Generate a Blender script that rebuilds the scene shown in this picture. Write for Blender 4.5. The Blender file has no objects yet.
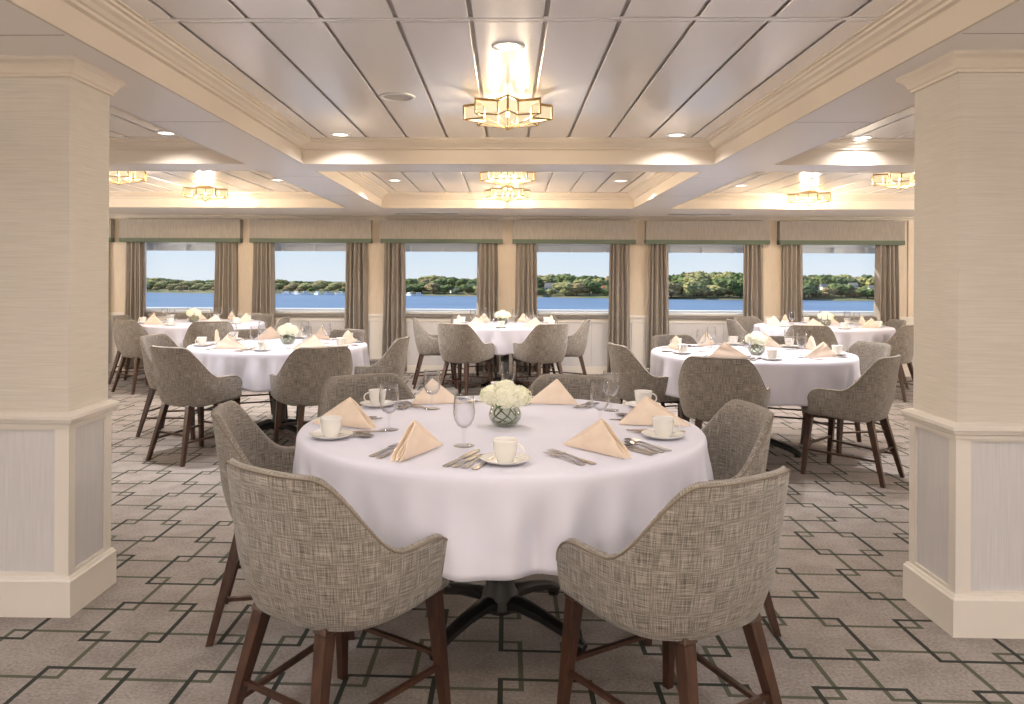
import bpy, bmesh, math, random
from mathutils import Vector, Matrix, Quaternion
PI = math.pi
scene = bpy.context.scene
col = scene.collection
R = random.Random(7)

# ------------------------------------------------------------------ camera
F_PX, PX, HY, YAW, ROLL, EYE = 776.0, 491.0, 277.0, 0.0206, 0.0048, 1.31
cd = bpy.data.cameras.new('camera'); cam = bpy.data.objects.new('camera', cd); col.objects.link(cam)
cd.sensor_width = 36; cd.lens = F_PX / 1024 * 36
cd.shift_x = (512 - PX) / 1024; cd.shift_y = -(352 - HY) / 1024
cd.clip_end = 2000; cd.clip_start = 0.05
cam.rotation_mode = 'QUATERNION'
cam.rotation_quaternion = Quaternion((0, 0, 1), YAW) @ Quaternion((1, 0, 0), PI / 2) @ Quaternion((0, 0, 1), ROLL)
cam.location = (0, 0, EYE)
scene.camera = cam

# ------------------------------------------------------------------ world, sun, exposure
vs = scene.view_settings
vs.view_transform = 'Standard'; vs.look = 'None'; vs.gamma = 1; vs.use_curve_mapping = False
vs.exposure = 0.24
w = bpy.data.worlds.new('sky'); scene.world = w; w.use_nodes = True
nt = w.node_tree; nt.nodes.clear()
out = nt.nodes.new('ShaderNodeOutputWorld'); bg = nt.nodes.new('ShaderNodeBackground')
tc = nt.nodes.new('ShaderNodeTexCoord'); sp = nt.nodes.new('ShaderNodeSeparateXYZ'); rp = nt.nodes.new('ShaderNodeValToRGB')
nt.links.new(tc.outputs['Generated'], sp.inputs[0]); nt.links.new(sp.outputs['Z'], rp.inputs[0])
e = rp.color_ramp.elements
e[0].position = 0.0; e[0].color = (0.78, 0.84, 0.89, 1)
e[1].position = 0.6; e[1].color = (0.22, 0.42, 0.75, 1)
k = e.new(0.06); k.color = (0.60, 0.76, 0.91, 1)
nt.links.new(rp.outputs[0], bg.inputs[0]); bg.inputs[1].default_value = 0.87
nt.links.new(bg.outputs[0], out.inputs[0])
sd = bpy.data.lights.new('sun', 'SUN'); sun = bpy.data.objects.new('sun', sd); col.objects.link(sun)
sd.energy = 7.6; sd.angle = 0.01; sd.color = (1.0, 0.93, 0.82)
sun.rotation_mode = 'QUATERNION'
sun.rotation_quaternion = Vector((0.80, -0.27, -0.54)).normalized().to_track_quat('-Z', 'Y')
BULB_W, DOWN_W, FILL_SCONCE_W = 13.0, 11.0, 52.0
WARM = (1.0, 0.84, 0.66)

# ------------------------------------------------------------------ materials
def mat(name, color=(.8, .8, .8), rough=.5, metal=0, **kw):
    m = bpy.data.materials.new(name); m.use_nodes = True
    b = m.node_tree.nodes['Principled BSDF']
    b.inputs['Base Color'].default_value = (*color, 1)
    b.inputs['Roughness'].default_value = rough; b.inputs['Metallic'].default_value = metal
    for k_, v in kw.items(): b.inputs[k_].default_value = v
    return m
def nodes(m): return m.node_tree, m.node_tree.nodes['Principled BSDF']
def N(t, typ, **kw):
    n = t.nodes.new(typ)
    for k_, v in kw.items():
        if k_.startswith('i_'):
            n.inputs[int(k_[2:]) if k_[2:].isdigit() else k_[2:]].default_value = v
        else: setattr(n, k_, v)
    return n
def noisy(name, c1, c2, scale=(1, 1, 1), nscale=5, rough=.6, lo=.35, hi=.65, coord='Object', bump=0, detail=4, metal=0, **kw):
    m = mat(name, c1, rough, metal, **kw); t, b = nodes(m)
    tcn = N(t, 'ShaderNodeTexCoord'); mp = N(t, 'ShaderNodeMapping'); mp.inputs['Scale'].default_value = scale
    nz = N(t, 'ShaderNodeTexNoise'); nz.inputs['Scale'].default_value = nscale; nz.inputs['Detail'].default_value = detail
    r = N(t, 'ShaderNodeValToRGB'); r.color_ramp.elements[0].position = lo; r.color_ramp.elements[1].position = hi
    r.color_ramp.elements[0].color = (*c1, 1); r.color_ramp.elements[1].color = (*c2, 1)
    t.links.new(tcn.outputs[coord], mp.inputs[0]); t.links.new(mp.outputs[0], nz.inputs['Vector'])
    t.links.new(nz.outputs[0], r.inputs[0]); t.links.new(r.outputs[0], b.inputs['Base Color'])
    if bump:
        bp = N(t, 'ShaderNodeBump'); bp.inputs['Strength'].default_value = bump; bp.inputs['Distance'].default_value = .002
        t.links.new(nz.outputs[0], bp.inputs['Height']); t.links.new(bp.outputs[0], b.inputs['Normal'])
    return m
M = {}
M['cream'] = mat('cream_paint', (.68, .605, .515), .45)
M['white_paint'] = mat('white_paint', (.72, .68, .63), .4)
M['ceil'] = mat('ceiling_panel', (.88, .86, .87), .24)
M['ceil'].node_tree.nodes['Principled BSDF'].inputs['Specular IOR Level'].default_value = 1.0
M['ceil'].node_tree.nodes['Principled BSDF'].inputs['Coat Weight'].default_value = 1.0
M['ceil'].node_tree.nodes['Principled BSDF'].inputs['Coat Roughness'].default_value = .2
M['ceil'].node_tree.nodes['Principled BSDF'].inputs['Coat IOR'].default_value = 1.6
M['groove'] = mat('ceiling_groove', (.36, .33, .32), .5)
M['grass'] = noisy('grasscloth', (.57, .53, .475), (.66, .62, .56), (3, 3, 130), 2.0, .8, .3, .7, bump=.15)
M['wains'] = noisy('wainscot_panel', (.55, .54, .56), (.63, .615, .63), (110, 110, 2.5), 2.0, .5, .3, .7)
M['wallp'] = noisy('wall_paper', (.62, .53, .42), (.68, .585, .47), (60, 60, 3), 2.0, .7)
M['wood'] = noisy('walnut_stain', (.030, .012, .008), (.060, .025, .014), (25, 25, 3), 3, .32)
M['black'] = mat('black_iron', (.007, .007, .008), .45)
M['topwood'] = mat('table_board', (.20, .12, .07), .5)
M['cloth'] = noisy('white_linen', (.64, .64, .755), (.68, .68, .79), (1, 1, 1), 3, .85)
M['cloth'].node_tree.nodes['Principled BSDF'].inputs['Sheen Weight'].default_value = .1
M['napkin'] = noisy('peach_napkin', (.78, .645, .525), (.84, .71, .59), (1, 1, 1), 20, .85)
M['china'] = mat('white_china', (.78, .765, .74), .18)
M['steel'] = mat('steel', (.50, .47, .44), .22, 1)
M['brass'] = mat('brass', (.30, .20, .09), .35, 1)
M['valance'] = noisy('valance_fabric', (.25, .222, .195), (.40, .36, .315), (130, 130, 4), 2.0, .9, .3, .7)
M['green'] = mat('green_band', (.115, .145, .105), .85)
M['curtain'] = noisy('curtain_fabric', (.25, .218, .187), (.325, .285, .248), (120, 120, 4), 2.0, .85)
M['sill'] = mat('sill_metal', (.22, .20, .18), .35, .3)
M['hull'] = mat('ship_white', (.68, .69, .71), .4)
M['soffit'] = mat('soffit_panel', (.88, .84, .80), .33)
M['petal'] = noisy('petals', (.90, .90, .74), (.66, .74, .34), (1, 1, 1), 9, .7, .5, .72)
M['leaf'] = mat('leaf_green', (.05, .12, .03), .5)
M['stem'] = mat('stem_green', (.13, .17, .06), .5)
M['spk'] = mat('speaker_grey', (.50, .48, .47), .6)
M['dark'] = mat('dark_gap', (.05, .05, .05), .8)
M['bark'] = mat('bark', (.08, .06, .045), .9)
M['house'] = mat('house_wall', (.80, .76, .70), .8)
M['roof'] = mat('roof_grey', (.20, .18, .17), .8)
M['redroof'] = mat('roof_red', (.42, .10, .07), .8)
M['winglass'] = mat('house_window', (.03, .04, .06), .2)
M['boat'] = mat('boat_white', (.9, .9, .9), .4)
M['pier'] = mat('pier_wood', (.42, .38, .33), .8)

def glass_mat(name, tint=(1, 1, 1), edge=1.0, base=.03, rough=.03):
    m = bpy.data.materials.new(name); m.use_nodes = True; t = m.node_tree; t.nodes.clear()
    o = N(t, 'ShaderNodeOutputMaterial'); mx = N(t, 'ShaderNodeMixShader'); tr = N(t, 'ShaderNodeBsdfTransparent'); gl = N(t, 'ShaderNodeBsdfGlossy')
    gl.inputs['Roughness'].default_value = rough; tr.inputs[0].default_value = (*tint, 1)
    lw = N(t, 'ShaderNodeLayerWeight'); lw.inputs[0].default_value = .5
    pw = N(t, 'ShaderNodeMath', operation='POWER'); pw.inputs[1].default_value = 2.4; t.links.new(lw.outputs['Facing'], pw.inputs[0])
    mu = N(t, 'ShaderNodeMath', operation='MULTIPLY_ADD'); mu.inputs[1].default_value = .85 * edge; mu.inputs[2].default_value = base; mu.use_clamp = True
    t.links.new(pw.outputs[0], mu.inputs[0]); t.links.new(mu.outputs[0], mx.inputs[0])
    t.links.new(tr.outputs[0], mx.inputs[1]); t.links.new(gl.outputs[0], mx.inputs[2]); t.links.new(mx.outputs[0], o.inputs[0])
    return m
M['glass'] = glass_mat('drinking_glass', (.985, .988, .995), 1.5)
M['vase'] = glass_mat('vase_glass', (.86, .88, .84), 1.4)
M['pane'] = glass_mat('window_pane', (.98, .99, 1), .2, .01, .35)

def fabric(name, base, light, dark, coord='UV', sc=1.0):
    m = mat(name, base, .92); t, b = nodes(m)
    b.inputs['Sheen Weight'].default_value = .15
    tcn = N(t, 'ShaderNodeTexCoord')
    outs = []
    for s in ((400 * sc, 17 * sc, 17 * sc), (17 * sc, 400 * sc, 400 * sc)):
        mp = N(t, 'ShaderNodeMapping'); mp.inputs['Scale'].default_value = s
        nz = N(t, 'ShaderNodeTexNoise'); nz.inputs['Scale'].default_value = 1.0; nz.inputs['Detail'].default_value = 2.5
        t.links.new(tcn.outputs[coord], mp.inputs[0]); t.links.new(mp.outputs[0], nz.inputs['Vector']); outs.append(nz.outputs[0])
    ad = N(t, 'ShaderNodeMath', operation='ADD'); t.links.new(outs[0], ad.inputs[0]); t.links.new(outs[1], ad.inputs[1])
    r = N(t, 'ShaderNodeValToRGB'); t.links.new(ad.outputs[0], r.inputs[0])
    h = N(t, 'ShaderNodeMath', operation='MULTIPLY'); h.inputs[1].default_value = .5
    t.links.new(ad.outputs[0], h.inputs[0]); t.links.new(h.outputs[0], r.inputs[0])
    e = r.color_ramp.elements; e[0].position = .38; e[0].color = (*dark, 1); e[1].position = .62; e[1].color = (*light, 1)
    q = e.new(.5); q.color = (*base, 1)
    t.links.new(r.outputs[0], b.inputs['Base Color'])
    bp = N(t, 'ShaderNodeBump'); bp.inputs['Strength'].default_value = .35; bp.inputs['Distance'].default_value = .0015
    t.links.new(ad.outputs[0], bp.inputs['Height']); t.links.new(bp.outputs[0], b.inputs['Normal'])
    return m
M['tweed'] = fabric('tweed', (.215, .193, .172), (.37, .34, .305), (.088, .075, .066))
M['piping'] = mat('piping_fabric', (.20, .165, .13), .9)

def carpet_mat():
    m = mat('carpet', (.4, .36, .33), .97); t, b = nodes(m)
    tcn = N(t, 'ShaderNodeTexCoord'); s = N(t, 'ShaderNodeSeparateXYZ'); t.links.new(tcn.outputs['Object'], s.inputs[0])
    def mt(op, a, bb=None, c=None):
        n = N(t, 'ShaderNodeMath', operation=op)
        for i, v in enumerate((a, bb, c)):
            if v is None: continue
            if isinstance(v, (int, float)): n.inputs[i].default_value = v
            else: t.links.new(v, n.inputs[i])
        return n.outputs[0]
    X = s.outputs['X']; Y = mt('ADD', s.outputs['Y'], mt('MULTIPLY', s.outputs['X'], .021))
    def rects(cx, cy, w_, h_, P, Q):
        u = mt('SUBTRACT', mt('MODULO', mt('ADD', X, 50 * P - cx + P / 2), P), P / 2)
        v = mt('SUBTRACT', mt('MODULO', mt('ADD', Y, 50 * Q - cy + Q / 2), Q), Q / 2)
        a = mt('SUBTRACT', mt('ABSOLUTE', u), w_ / 2); c = mt('SUBTRACT', mt('ABSOLUTE', v), h_ / 2)
        return mt('LESS_THAN', mt('ABSOLUTE', mt('MAXIMUM', a, c)), .0085)
    P, Q = .503, .515
    dk = rects(1.135, 2.883, .288, .320, P, Q)
    gr = rects(1.385, 2.626, .352, .322, P, Q)
    nz = N(t, 'ShaderNodeTexNoise'); nz.inputs['Scale'].default_value = 90; nz.inputs['Detail'].default_value = 5
    t.links.new(tcn.outputs['Object'], nz.inputs['Vector'])
    n2 = N(t, 'ShaderNodeTexNoise'); n2.inputs['Scale'].default_value = 7; n2.inputs['Detail'].default_value = 5
    t.links.new(tcn.outputs['Object'], n2.inputs['Vector'])
    mm = mt('ADD', mt('MULTIPLY', nz.outputs[0], .6), mt('MULTIPLY', n2.outputs[0], .4))
    r = N(t, 'ShaderNodeValToRGB'); t.links.new(mm, r.inputs[0]); e = r.color_ramp.elements
    e[0].position = .38; e[0].color = (.205, .180, .170, 1); e[1].position = .62; e[1].color = (.335, .30, .283, 1)
    m1 = N(t, 'ShaderNodeMix', data_type='RGBA'); m2 = N(t, 'ShaderNodeMix', data_type='RGBA')
    t.links.new(gr, m1.inputs[0]); t.links.new(r.outputs[0], m1.inputs[6]); m1.inputs[7].default_value = (.075, .082, .058, 1)
    t.links.new(dk, m2.inputs[0]); t.links.new(m1.outputs[2], m2.inputs[6]); m2.inputs[7].default_value = (.018, .022, .018, 1)
    t.links.new(m2.outputs[2], b.inputs['Base Color'])
    bp = N(t, 'ShaderNodeBump'); bp.inputs['Strength'].default_value = .4; bp.inputs['Distance'].default_value = .004
    t.links.new(nz.outputs[0], bp.inputs['Height']); t.links.new(bp.outputs[0], b.inputs['Normal'])
    return m
M['carpet'] = carpet_mat()

def emis(name, color, s, transp=0.0):
    m = bpy.data.materials.new(name); m.use_nodes = True; t = m.node_tree; t.nodes.clear()
    o = N(t, 'ShaderNodeOutputMaterial'); em = N(t, 'ShaderNodeEmission'); em.inputs[0].default_value = (*color, 1); em.inputs[1].default_value = s
    if transp:
        mx = N(t, 'ShaderNodeMixShader'); tr = N(t, 'ShaderNodeBsdfTransparent'); mx.inputs[0].default_value = 1 - transp
        tr.inputs[0].default_value = (1, .93, .8, 1)
        t.links.new(tr.outputs[0], mx.inputs[1]); t.links.new(em.outputs[0], mx.inputs[2]); t.links.new(mx.outputs[0], o.inputs[0])
    else: t.links.new(em.outputs[0], o.inputs[0])
    return m
M['shade'] = emis('lit_alabaster', (1.0, .82, .55), 1.0, .60)
M['added_cover'] = emis('added_cover_glow', (1.0, .84, .58), 1.0, .075)
M['lens'] = emis('lit_lens', (1.0, .90, .74), 4.0)

def water_mat():
    m = mat('river_water', (.10, .19, .36), .25); t, b = nodes(m)
    tcn = N(t, 'ShaderNodeTexCoord'); mp = N(t, 'ShaderNodeMapping'); mp.inputs['Scale'].default_value = (.04, .35, 1)
    nz = N(t, 'ShaderNodeTexNoise'); nz.inputs['Scale'].default_value = 1; nz.inputs['Detail'].default_value = 6
    t.links.new(tcn.outputs['Object'], mp.inputs[0]); t.links.new(mp.outputs[0], nz.inputs['Vector'])
    r = N(t, 'ShaderNodeValToRGB'); r.color_ramp.elements[0].color = (.095, .155, .265, 1); r.color_ramp.elements[1].color = (.15, .225, .35, 1)
    r.color_ramp.elements[0].position = .35; r.color_ramp.elements[1].position = .65
    t.links.new(nz.outputs[0], r.inputs[0]); t.links.new(r.outputs[0], b.inputs['Base Color'])
    b.inputs['Specular IOR Level'].default_value = .25; b.inputs['Roughness'].default_value = .45
    return m
M['water'] = water_mat()
M['bank'] = noisy('shore_bank', (.20, .17, .09), (.11, .14, .04), (1, 1, 1), .15, .95, .4, .6)
def tree_mat(name, a, b_):
    m = noisy(name, a, b_, (1, 1, 1), 9, .95, .38, .62, detail=6)
    return m
TREE_M = [tree_mat('tree_green', (.04, .07, .018), (.17, .20, .055)), tree_mat('tree_olive', (.12, .12, .045), (.37, .335, .12)),
          tree_mat('tree_rust', (.14, .11, .05), (.40, .28, .12)), tree_mat('tree_dark', (.028, .05, .018), (.12, .155, .05))]

# ------------------------------------------------------------------ helpers
class MB:
    def __init__(s): s.v = []; s.f = []; s.uv = None
    def add(s, vs_, fs):
        o = len(s.v); s.v += [tuple(p) for p in vs_]; s.f += [tuple(o + i for i in f) for f in fs]; return s
    def box(s, x0, x1, y0, y1, z0, z1):
        return s.add([(x0, y0, z0), (x1, y0, z0), (x1, y1, z0), (x0, y1, z0), (x0, y0, z1), (x1, y0, z1), (x1, y1, z1), (x0, y1, z1)],
                     [(0, 3, 2, 1), (4, 5, 6, 7), (0, 1, 5, 4), (1, 2, 6, 5), (2, 3, 7, 6), (3, 0, 4, 7)])
    def lathe(s, prof, n=32, c=(0, 0, 0), close=True):
        vs_ = []; fs = []; k = len(prof)
        for i in range(n):
            a = 2 * PI * i / n
            for r, z in prof: vs_.append((c[0] + r * math.cos(a), c[1] + r * math.sin(a), c[2] + z))
        for i in range(n):
            j = (i + 1) % n
            for q in range(k - 1): fs.append((i * k + q, j * k + q, j * k + q + 1, i * k + q + 1))
        s.add(vs_, fs); o = len(s.v) - len(vs_)
        if close:
            if prof[0][0] > 1e-5: s.f.append(tuple(o + i * k for i in range(n))[::-1])
            if prof[-1][0] > 1e-5: s.f.append(tuple(o + i * k + k - 1 for i in range(n)))
        return s
    def tube(s, pts, r, n=8, caps=True, flat=1.0):
        pts = [Vector(p) for p in pts]; rr = r if isinstance(r, (list, tuple)) else [r] * len(pts)
        vs_ = []; up = None
        for i, p in enumerate(pts):
            d = (pts[min(i + 1, len(pts) - 1)] - pts[max(i - 1, 0)]).normalized()
            if up is None:
                up = Vector((0, 0, 1)) if abs(d.z) < .9 else Vector((1, 0, 0))
            x = d.cross(up).normalized(); y = x.cross(d).normalized(); up = y
            for q in range(n):
                a = 2 * PI * q / n + PI / n
                vs_.append(p + x * math.cos(a) * rr[i] + y * math.sin(a) * rr[i] * flat)
        fs = []
        for i in range(len(pts) - 1):
            for q in range(n):
                g = (q + 1) % n; fs.append((i * n + q, i * n + g, (i + 1) * n + g, (i + 1) * n + q))
        if caps:
            fs.append(tuple(range(n))[::-1]); fs.append(tuple((len(pts) - 1) * n + q for q in range(n)))
        return s.add(vs_, fs)
    def build(s, name, m, parent=None, smooth=False, loc=(0, 0, 0), bevel=0, angle=None):
        me = bpy.data.meshes.new(name); me.from_pydata(s.v, [], s.f); me.validate(); me.materials.append(m)
        bm = bmesh.new(); bm.from_mesh(me); bmesh.ops.recalc_face_normals(bm, faces=bm.faces); bm.to_mesh(me); bm.free()
        if s.uv:
            l = me.uv_layers.new(name='UVMap')
            for lp in me.loops: l.data[lp.index].uv = s.uv[lp.vertex_index]
        if smooth: me.shade_smooth()
        o = bpy.data.objects.new(name, me); col.objects.link(o); o.location = loc
        if angle is not None: me.shade_smooth(); me.set_sharp_from_angle(angle=math.radians(angle))
        if bevel:
            b = o.modifiers.new('b', 'BEVEL'); b.width = bevel; b.segments = 2; b.limit_method = 'ANGLE'
        if parent: o.parent = parent
        return o
def tag(o, label=None, cat=None, group=None, kind=None):
    if label: o['label'] = label
    if cat: o['category'] = cat
    if group: o['group'] = group
    if kind: o['kind'] = kind
    return o
def empty(name, loc=(0, 0, 0), rz=0):
    o = bpy.data.objects.new(name, None); o.empty_display_size = .1; col.objects.link(o); o.location = loc; o.rotation_euler = (0, 0, rz); return o
def copy_tree(o, parent=None):
    kids = KIDS.get(o.name)
    c = o.copy(); col.objects.link(c); c.parent = parent
    if kids is None: kids = KIDS[o.name] = [q for q in bpy.data.objects if q.parent == o]
    for ch in kids: copy_tree(ch, c)
    return c
KIDS = {}
PROTO = {}
def place(key, maker, loc, rz, label, cat, group=None, scale=None):
    if key not in PROTO: o = PROTO[key] = maker()
    else: o = copy_tree(PROTO[key])
    o.location = loc; o.rotation_euler = (0, 0, rz)
    if scale: o.scale = (scale,) * 3
    for k_ in ('label', 'category', 'group'):
        if k_ in o: del o[k_]
    return tag(o, label, cat, group)
def struct(o): o['kind'] = 'structure'; return o

# ------------------------------------------------------------------ room shell
SOF, CEI = 2.14, 2.32
XW, Y0, YW = 7.0, -3.0, 10.58
struct(MB().box(-XW, XW, Y0, YW, -.05, 0).build('floor', M['carpet']))
CX = 1.52; BX = 1.94
COFFERS = [(-CX, CX, -.9, 5.72), (-CX, CX, 6.10, 9.37), (-6.2, -BX, 3.3, 5.72), (BX, 6.2, 3.3, 5.72),
           (-6.2, -BX, 6.10, 9.37), (BX, 6.2, 6.10, 9.37)]
# soffit with holes
xs = sorted({-XW, XW, -6.2, -BX, -CX, CX, BX, 6.2}); ys = sorted({Y0, YW, -.9, 3.3, 5.72, 6.10, 9.37})
sm = MB()
for i in range(len(xs) - 1):
    for j in range(len(ys) - 1):
        mx_, my = (xs[i] + xs[i + 1]) / 2, (ys[j] + ys[j + 1]) / 2
        if any(a < mx_ < b and c < my < d for a, b, c, d in COFFERS): continue
        sm.box(xs[i], xs[i + 1], ys[j], ys[j + 1], SOF, SOF + .02)
soff = struct(sm.build('ceiling', M['soffit']))
jm = MB()
for y in (1.2, 2.65, 4.15, 6.45, 7.9):
    for s_ in (-1, 1): jm.box(min(s_ * CX, s_ * BX) + .014, max(s_ * CX, s_ * BX) - .014, y, y + .006, SOF - .0008, SOF + .001)
jm.build('soffit_joint', M['groove'], soff)
top = struct(MB().box(-XW, XW, Y0, YW + .2, CEI + .012, CEI + .06).build('ceiling', M['groove']))
def coffer(a, b, c, d):
    # recessed panels
    p = MB(); pitch = .2925; n = int(max(abs(a), abs(b)) / pitch) + 2
    rows = [y for y in (-3.4, -.4, 3.05, 7.25) if c + .3 < y < d - .3]
    ysp = [c] + rows + [d]
    edges = [(-n + i) * pitch + pitch / 2 for i in range(2 * n)]
    for i in range(len(edges) - 1):
        x0, x1 = max(edges[i] + .009, a), min(edges[i + 1] - .009, b)
        if x1 - x0 < .02: continue
        for j in range(len(ysp) - 1):
            p.box(x0, x1, ysp[j] + (.024 if j else 0), ysp[j + 1] - (.024 if j < len(ysp) - 2 else 0), CEI, CEI + .01)
    for y in rows: p.box(a, b, y - .015, y + .015, CEI - .001, CEI + .01)
    p.build('ceiling_panel', M['ceil'], soff, bevel=.002)
    prof = [(0, SOF - .001), (.013, SOF - .001), (.013, SOF + .022), (0, SOF + .024), (0, SOF + .105), (.018, SOF + .110), (.020, SOF + .122), (.030, SOF + .126),
            (.042, SOF + .140), (.060, SOF + .150), (.064, SOF + .160), (.078, SOF + .163), (.080, SOF + .172), (.094, SOF + .174), (.094, CEI + .005)]
    f = MB(); vs_ = []; fs = []; K = len(prof)
    for sx, sy in ((0, 0), (1, 0), (1, 1), (0, 1)):
        for o_, z in prof:
            vs_.append(((a + o_) if not sx else (b - o_), (c + o_) if not sy else (d - o_), z))
    for i in range(4):
        j = (i + 1) % 4
        for q in range(K - 1): fs.append((i * K + q, i * K + q + 1, j * K + q + 1, j * K + q))
    f.add(vs_, fs); f.build('beam_molding', M['cream'], soff)
for c_ in COFFERS: coffer(*c_)

# far wall with window openings
WC = [-6.22, -4.445, -2.665, -.885, .90, 2.685, 4.47]
OW = .62; OZ0, OZ1 = .80, 1.86
wall = MB(); TH_ = .16
prev = -XW
for c_ in WC:
    wall.box(prev, c_ - OW, YW, YW + TH_, .78, SOF + .05)
    wall.box(c_ - OW, c_ + OW, YW, YW + TH_, OZ1, SOF + .05)
    wall.box(c_ - OW, c_ + OW, YW, YW + TH_, .78, OZ0)
    prev = c_ + OW
wall.box(prev, XW, YW, YW + TH_, .78, SOF + .05)
wl = struct(wall.build('wall_far', M['wallp']))
dd = MB().box(-XW, XW, YW - .012, YW + TH_, 0, .78)
wn = dd.build('wainscot', M['wains'], wl)
st = MB()
for c_ in WC:
    st.box(c_ + .8875 - .09, c_ + .8875 + .09, YW - .024, YW - .012, .1, .695)
st.box(-XW, XW, YW - .025, YW - .012, .70, .764)
st.box(-XW, XW, YW - .045, YW - .012, .765, .80)
st.build('chair_rail', M['white_paint'], wl)
sg = MB()
for c_ in WC: sg.box(c_ + .245, c_ + .255, YW - .0135, YW - .011, .1, .70)
sg.build('panel_seam', M['spk'], wl)
struct(MB().box(-XW, XW, YW - .03, YW - .012, 0, .10).build('baseboard_far', M['white_paint']))
pil = MB()
for i in range(len(WC) - 1):
    x = (WC[i] + WC[i + 1]) / 2
    pil.box(x - .13, x + .13, YW - .02, YW, .80, SOF - .02)
pil.box(5.40, 5.6, YW - .02, YW, .8, SOF - .02)
pil.build('pilaster', M['wallp'], wl)
cr = MB(); prof = [(0, SOF - .05), (.02, SOF - .045), (.03, SOF - .02), (.05, SOF - .01), (.05, SOF)]
for i in range(len(prof) - 1):
    cr.add([(-XW, YW - prof[i][0], prof[i][1]), (XW, YW - prof[i][0], prof[i][1]), (XW, YW - prof[i + 1][0], prof[i + 1][1]), (-XW, YW - prof[i + 1][0], prof[i + 1][1])], [(0, 1, 2, 3)])
struct(cr.build('trim_1', M['cream']))
struct(MB().box(-XW - .1, -XW, Y0, YW, 0, CEI).build('wall_left', M['wallp']))
struct(MB().box(XW, XW + .1, Y0, YW, 0, CEI).build('wall_right', M['wallp']))
struct(MB().box(-XW, XW, Y0 - .1, Y0, 0, CEI).build('wall_back', M['white_paint']))
for i, c_ in enumerate(WC):
    f = MB()
    for a, b, z0, z1 in ((-OW, -OW + .05, OZ0, OZ1), (OW - .05, OW, OZ0, OZ1), (-OW, OW, OZ0, OZ0 + .03), (-OW, OW, OZ1 - .05, OZ1)):
        f.box(c_ + a, c_ + b, YW + .03, YW + .12, z0, z1)
    wf = struct(f.build('window_%d' % (i + 1), M['hull'], bevel=.004))
    MB().box(c_ - OW + .05, c_ + OW - .05, YW + .08, YW + .086, OZ0 + .03, OZ1 - .05).build('window_pane', M['pane'], wf)
    MB().box(c_ - OW - .06, c_ + OW + .06, YW - .06, YW + .03, OZ0 - .045, OZ0).build('window_sill', M['sill'], wf, bevel=.004)

# linear air diffusers in the far soffit
for i, x in enumerate((-1.05, 2.49)):
    t_ = empty('air_diffuser', (x, 10.12, SOF)); q = MB()
    tag(t_, ['slim white slot diffuser in the soffit above the third window from the left column',
             'slim white slot diffuser in the soffit above the window right of center'][i], 'air vent')
    MB().box(-.42, .42, -.045, .045, -.006, 0).build('frame', M['hull'], t_)
    for s_ in (-.02, .0, .02): q.box(-.40, .40, s_ - .004, s_ + .004, -.0075, -.006)
    q.build('slot', M['dark'], t_)

# columns
def ring(s_, x0, x1, a, b, prof):
    m_ = MB(); vs_ = []; fs = []; K = len(prof)
    for qx, qy in ((0, 0), (1, 0), (1, 1), (0, 1)):
        for p, z in prof: vs_.append((s_ * ((x0 - p) if not qx else (x1 + p)), (a - p) if not qy else (b + p), z))
    for i in range(4):
        j = (i + 1) % 4
        for q in range(K - 1): fs.append((i * K + q, j * K + q, j * K + q + 1, i * K + q + 1))
    return m_.add(vs_, fs)
def column(s_, yf):
    def bx(m_, x0, x1, a, b, z0, z1): m_.box(min(s_ * x0, s_ * x1), max(s_ * x0, s_ * x1), a, b, z0, z1)
    X0, X1, D = (1.688 if s_ < 0 else 1.662), 2.16, (.30 if s_ < 0 else .31)
    y0 = yf + .025
    sh = MB(); bx(sh, X0, X1, y0, y0 + D, .76, SOF - .03); root = struct(sh.build('column', M['grass']))
    lo = MB(); bx(lo, X0, X1, y0, y0 + D, .1, .77); lo.build('wainscot_panel', M['wains'], root)
    fr = MB()
    t = .010
    for a, b in ((X0 - t, X0 + .045), (X1 - .045, X1 + t)): bx(fr, a, b, y0 - t, y0 + .001, .14, .755)
    bx(fr, X0 + .045, X1 - .045, y0 - t, y0 + .001, .14, .165); bx(fr, X0 + .045, X1 - .045, y0 - t, y0 + .001, .715, .755)
    fr.build('panel_frame', M['white_paint'], root)
    fr = MB()
    for a, b in ((y0 + .0005, y0 + .035), (y0 + D - .035, y0 + D + t)): bx(fr, X0 - t, X0 + .001, a, b, .14, .755)
    bx(fr, X0 - t, X0 + .001, y0 + .035, y0 + D - .035, .14, .165); bx(fr, X0 - t, X0 + .001, y0 + .035, y0 + D - .035, .715, .755)
    fr.build('panel_frame', M['white_paint'], root)
    ring(s_, X0, X1, y0, y0 + D, [(0, .722), (.016, .724), (.018, .738), (.026, .742), (.030, .752), (.034, .758), (.034, .770), (.026, .774), (.014, .780), (0, .782)]).build('chair_rail', M['white_paint'], root)
    ring(s_, X0, X1, y0, y0 + D, [(.026, 0), (.026, .136), (.021, .142), (.018, .150), (.010, .152), (0, .153)]).build('base_molding', M['white_paint'], root)
    ring(s_, X0, X1, y0, y0 + D, [(0, SOF - .070), (.012, SOF - .068), (.012, SOF - .058), (.018, SOF - .054), (.024, SOF - .040), (.036, SOF - .024), (.044, SOF - .018), (.050, SOF - .012), (.052, SOF)]).build('crown_molding', M['cream'], root)
column(-1, 2.93); column(1, 2.87)

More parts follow.
